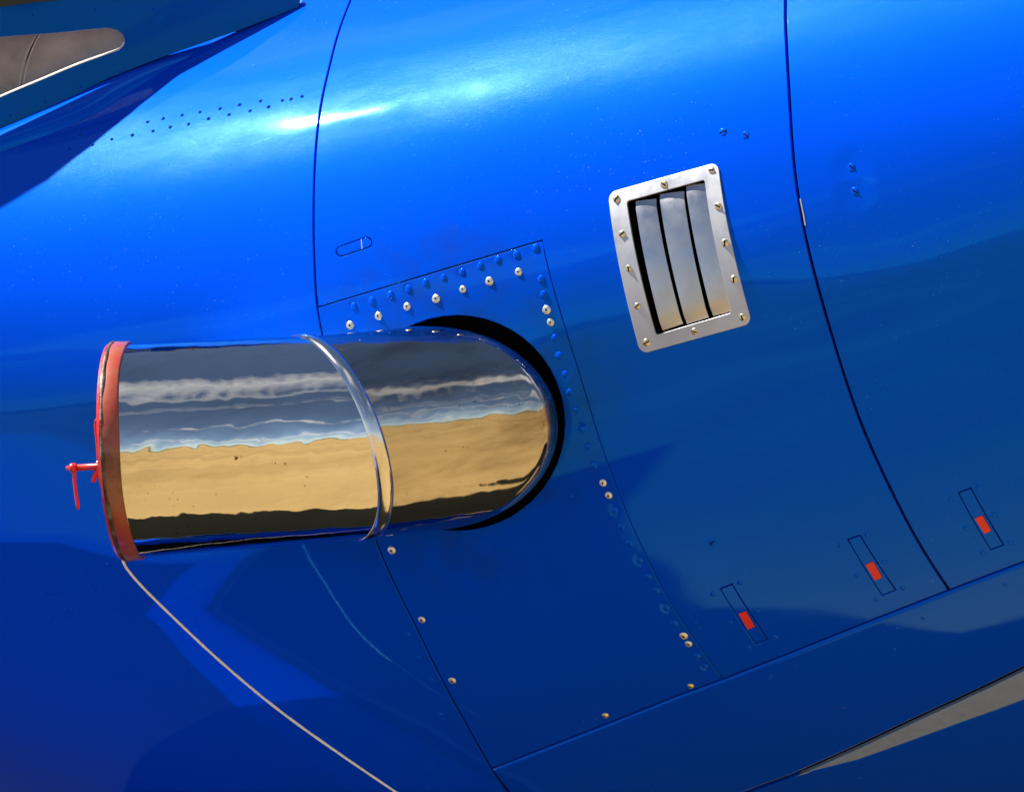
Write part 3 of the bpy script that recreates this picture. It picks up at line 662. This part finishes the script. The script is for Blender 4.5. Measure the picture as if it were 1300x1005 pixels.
on_cover(mesh_obj('face', fv, [(k, 64+k, 64+(k+1) % 64, (k+1) % 64) for k in range(64)]+[tuple(range(64, 128))], RED, None))
wv, wf = [], []; NB = 8
for k in range(180):
    al = 2*math.pi*k/180; rr = 0.0032*(1+0.10*math.sin(k*0.61)+0.12*math.sin(k*0.23+2))
    for j in range(NB):
        b = 2*math.pi*j/NB; wv.append(TP(-0.0020+rr*0.9*math.cos(b), al, 0.0016+rr*0.75*math.sin(b)))
for k in range(180):
    for j in range(NB): wf.append((k*NB+j, ((k+1) % 180)*NB+j, ((k+1) % 180)*NB+(j+1) % NB, k*NB+(j+1) % NB))
on_cover(mesh_obj('burnt_edge', wv, wf, BURNT, None, True))
sh = [Vector(p) for p in SHAFT]; d = (sh[1]-sh[0]).normalized()
on_cover(tube('clamp_bolt', [sh[0]+d*(-0.01), sh[0], sh[1]], 0.0036, RED, None, 14))
on_cover(tube('clamp_nut', [sh[1]-d*0.0005, sh[1]+d*0.0004, sh[1]+d*0.0015, sh[1]+d*0.0058, sh[1]+d*0.0072, sh[1]+d*0.0078, sh[1]+d*0.0108, sh[1]+d*0.0112],
              [0.0030, 0.0050, 0.0056, 0.0052, 0.0040, 0.0026, 0.0022, 0.0010], RED, None, 10))
sh1 = sh[1]+d*0.003
on_cover(tube('clamp_lever', catmull([sh1]+[Vector(p)+(sh1-Vector(HANDLE[0])) for p in HANDLE[1:]], 4), [0.0024, 0.0022, 0.0021, 0.0020, 0.0019, 0.0019, 0.0019, 0.0020, 0.0016], RED, None, 12))
on_cover(tube('locking_peg', catmull(PEG, 3), [0.0022, 0.0024, 0.0026, 0.0027, 0.0027, 0.0026, 0.0020], RED, None, 12))
on_cover(tube('clamp_flange', catmull(FLANGE, 3), [0.0016, 0.0030, 0.0032, 0.0028, 0.0022, 0.0018, 0.0012], RED, None, 12))
on_cover(tube('wire_loop', catmull(WIRE, 4), 0.0013, RED, None, 8))

# cord from the cover down past the belly
rp = catmull(ROPE, 14)
rope = tube('cord', rp, [0.00140+0.00012*math.sin(i*1.7) for i in range(len(rp))], ROPEM, None, 10)
rope['label'] = 'thin pale braided cord hanging from the red exhaust cover'; rope['category'] = 'cord'

# ------------------------------------------------------------------ windshield frame at the cockpit
PO, PC, PM, PN = [Vector(v) for v in PLATE_FRAME]
def PQ(p, d=0.0): return PO+PC*p[0]+PM*p[1]+PN*d
def plate(name, outer, holes, t0, t1, mat, parent, rim_mat=None):
    out = [tuple(p) for p in outer]
    if area2(out) < 0: out = out[::-1]
    rings = [out]+[[tuple(p) for p in h] for h in holes]
    v2, e2 = [], []
    for r in rings:
        b = len(v2); v2 += r; e2 += [(b+i, b+(i+1) % len(r)) for i in range(len(r))]
    res = delaunay_2d_cdt([Vector(p) for p in v2], e2, [], 0, 1e-7, True); vo = [(q.x, q.y) for q in res[0]]; fs_ = []; fm = []
    for f in res[2]:
        c = (sum(vo[i][0] for i in f)/3, sum(vo[i][1] for i in f)/3)
        if pip(c, out) and not any(pip(c, r) for r in rings[1:]): fs_.append(tuple(f) if area2([vo[i] for i in f]) > 0 else tuple(f[::-1])); fm.append(0)
    n = len(vo); verts = [PQ(p, t1) for p in vo]+[PQ(p, t0) for p in vo]
    fs_ += [tuple(i+n for i in f[::-1]) for f in fs_]; fm += fm
    for ri, r in enumerate(rings):
        b = len(verts); m_ = len(r); verts += [PQ(p, t1) for p in r]+[PQ(p, t0) for p in r]
        for i in range(m_): fs_.append((b+i, b+m_+i, b+m_+(i+1) % m_, b+(i+1) % m_)); fm.append(1 if ri and rim_mat else 0)
    return mesh_obj(name, verts, fs_, mat, parent, False, mats=[mat, rim_mat or mat], fm=fm)
win = [(p[0], p[1]) for p in catmull([(x, y, 0) for x, y in PLATE_WIN], 3)]
wf_ = plate('windshield_frame', PLATE_OUT, [win], -0.008, 0.0, SHADED_PAINT, plane, LIPM)
wf_['label'] = 'shaded blue windshield frame with a narrow side opening'
plate('glass', PLATE_GLASS, [], 0.0012, 0.003, GLASS, wf_)  # near-black pane on the frame, standing in for the dark cockpit interior
gl = [tuple(p) for p in PLATE_GLASS]
for p in PLATE_HOLE:
    M = Matrix(((PC.x, PM.x, PN.x, 0), (PC.y, PM.y, PN.y, 0), (PC.z, PM.z, PN.z, 0), (0, 0, 0, 1))); M.translation = PQ(p, 0.0)
    put('rivet', PITR, M @ Matrix.Scale(0.85, 4), wf_)
tube('window_lip', catmull([PQ(p, -0.003) for p in WIN_LIP], 4), 0.0026, LIPM, wf_, 10)
# leather trim behind the opening
lv, lf = [], []; nu, nv = 24, 12
for j in range(nv+1):
    for i in range(nu+1):
        u = -0.36+0.62*i/nu; w = -0.06+0.20*j/nv
        lv.append(PQ((u, w), -0.026-0.10*max(0, w+0.02)-0.03*(u-0.1)**2+0.002*math.sin(u*40)*math.sin(w*30)))
for j in range(nv):
    for i in range(nu): a = j*(nu+1)+i; lf.append((a, a+1, a+nu+2, a+nu+1))
lea = mesh_obj('leather_trim', lv, lf, LEATHER, plane, True)
def on_leather(p, d): return PQ(p, -0.026-0.10*max(0, p[1]+0.02)-0.03*(p[0]-0.1)**2+d)
SEAMM = flat('leather_piping', (0.33, 0.29, 0.25), 0.5)
for dx in (-0.0025, 0.0035):
    tube('seam', catmull([on_leather((p[0]+dx+0.006, p[1]), 0.0012) for p in STITCH], 4), 0.0013, SEAMM, lea, 8)
GROOVE = flat('seam_groove', (0.03, 0.025, 0.02), 0.8)
tube('seam_groove', catmull([on_leather((p[0]+0.0065, p[1]), 0.0003) for p in STITCH], 4), 0.0014, GROOVE, lea, 8)
# rounded fairing along the foot of the frame
lt_, ll_ = smooth2(LIP_TOP, 4), smooth2(LIP_LOW, 4); fv, ff = [], []; nv = 10; nn = len(lt_)
for i in range(nn):
    e = math.sin(math.pi*min(1, (nn-1-i)/(nn*0.5))/2)
    for j in range(nv+1):
        w = j/nv; x = lt_[i][0]*(1-w)+ll_[i][0]*w; h = lt_[i][1]*(1-w)+ll_[i][1]*w
        fv.append(S(x, h, -0.001+0.011*e*math.sin(math.pi*w)**0.6))
for i in range(nn-1):
    for j in range(nv): a = i*(nv+1)+j; ff.append((a, a+nv+1, a+nv+2, a+1))
mesh_obj('frame_fairing', fv, ff, PAINT, plane, True)

# ------------------------------------------------------------------ wing, below and behind the frame (it shows in the paint)
wz = BASE-0.65
sec = [(-0.10, -2.35, -0.10, 0.15), (-0.55, -2.42, -0.62, 0.15), (-0.98, -2.55, -1.23, 0.15), (-2.36, -4.0, -5.6, 0.07)]
wv, wf = [], []; NP = 20
for le, te, y, th in sec:
    for k in range(NP):
        a = 2*math.pi*k/NP; c = (1-math.cos(a))/2; t = th/2*math.sin(a)*(1.2-0.7*c)
        wv.append((le+(te-le)*c, y, wz+0.012*abs(y)+t))
for i in range(3):
    for k in range(NP): wf.append((i*NP+k, i*NP+(k+1) % NP, (i+1)*NP+(k+1) % NP, (i+1)*NP+k))
wf.append(tuple(3*NP+k for k in range(NP)))
wing = mesh_obj('wing', wv, wf, PAINT, plane, True)
# black sheet added on the unseen wing root to cut blue bounce light
ww = []
for y in (-0.18, -0.62, -1.23, -1.9):
    a, c_ = [(sec[i], sec[i+1]) for i in range(3) if sec[i][2] >= y >= sec[i+1][2]][0]; f = (y-a[2])/(c_[2]-a[2])
    le, te, th = [a[q]+(c_[q]-a[q])*f for q in (0, 1, 3)]
    for k in range(9):
        c = 0.002+0.99*k/8; s_ = math.sin(math.acos(1-2*c)); ww.append((le+(te-le)*c, y, wz+0.012*abs(y)+th/2*s_*(1.2-0.7*c)+0.004))
mesh_obj('wing_bounce_sheet', ww, [(r*9+k, (r+1)*9+k, (r+1)*9+k+1, r*9+k+1) for r in range(3) for k in range(8)], BOUNCE_BLACK, wing, True)
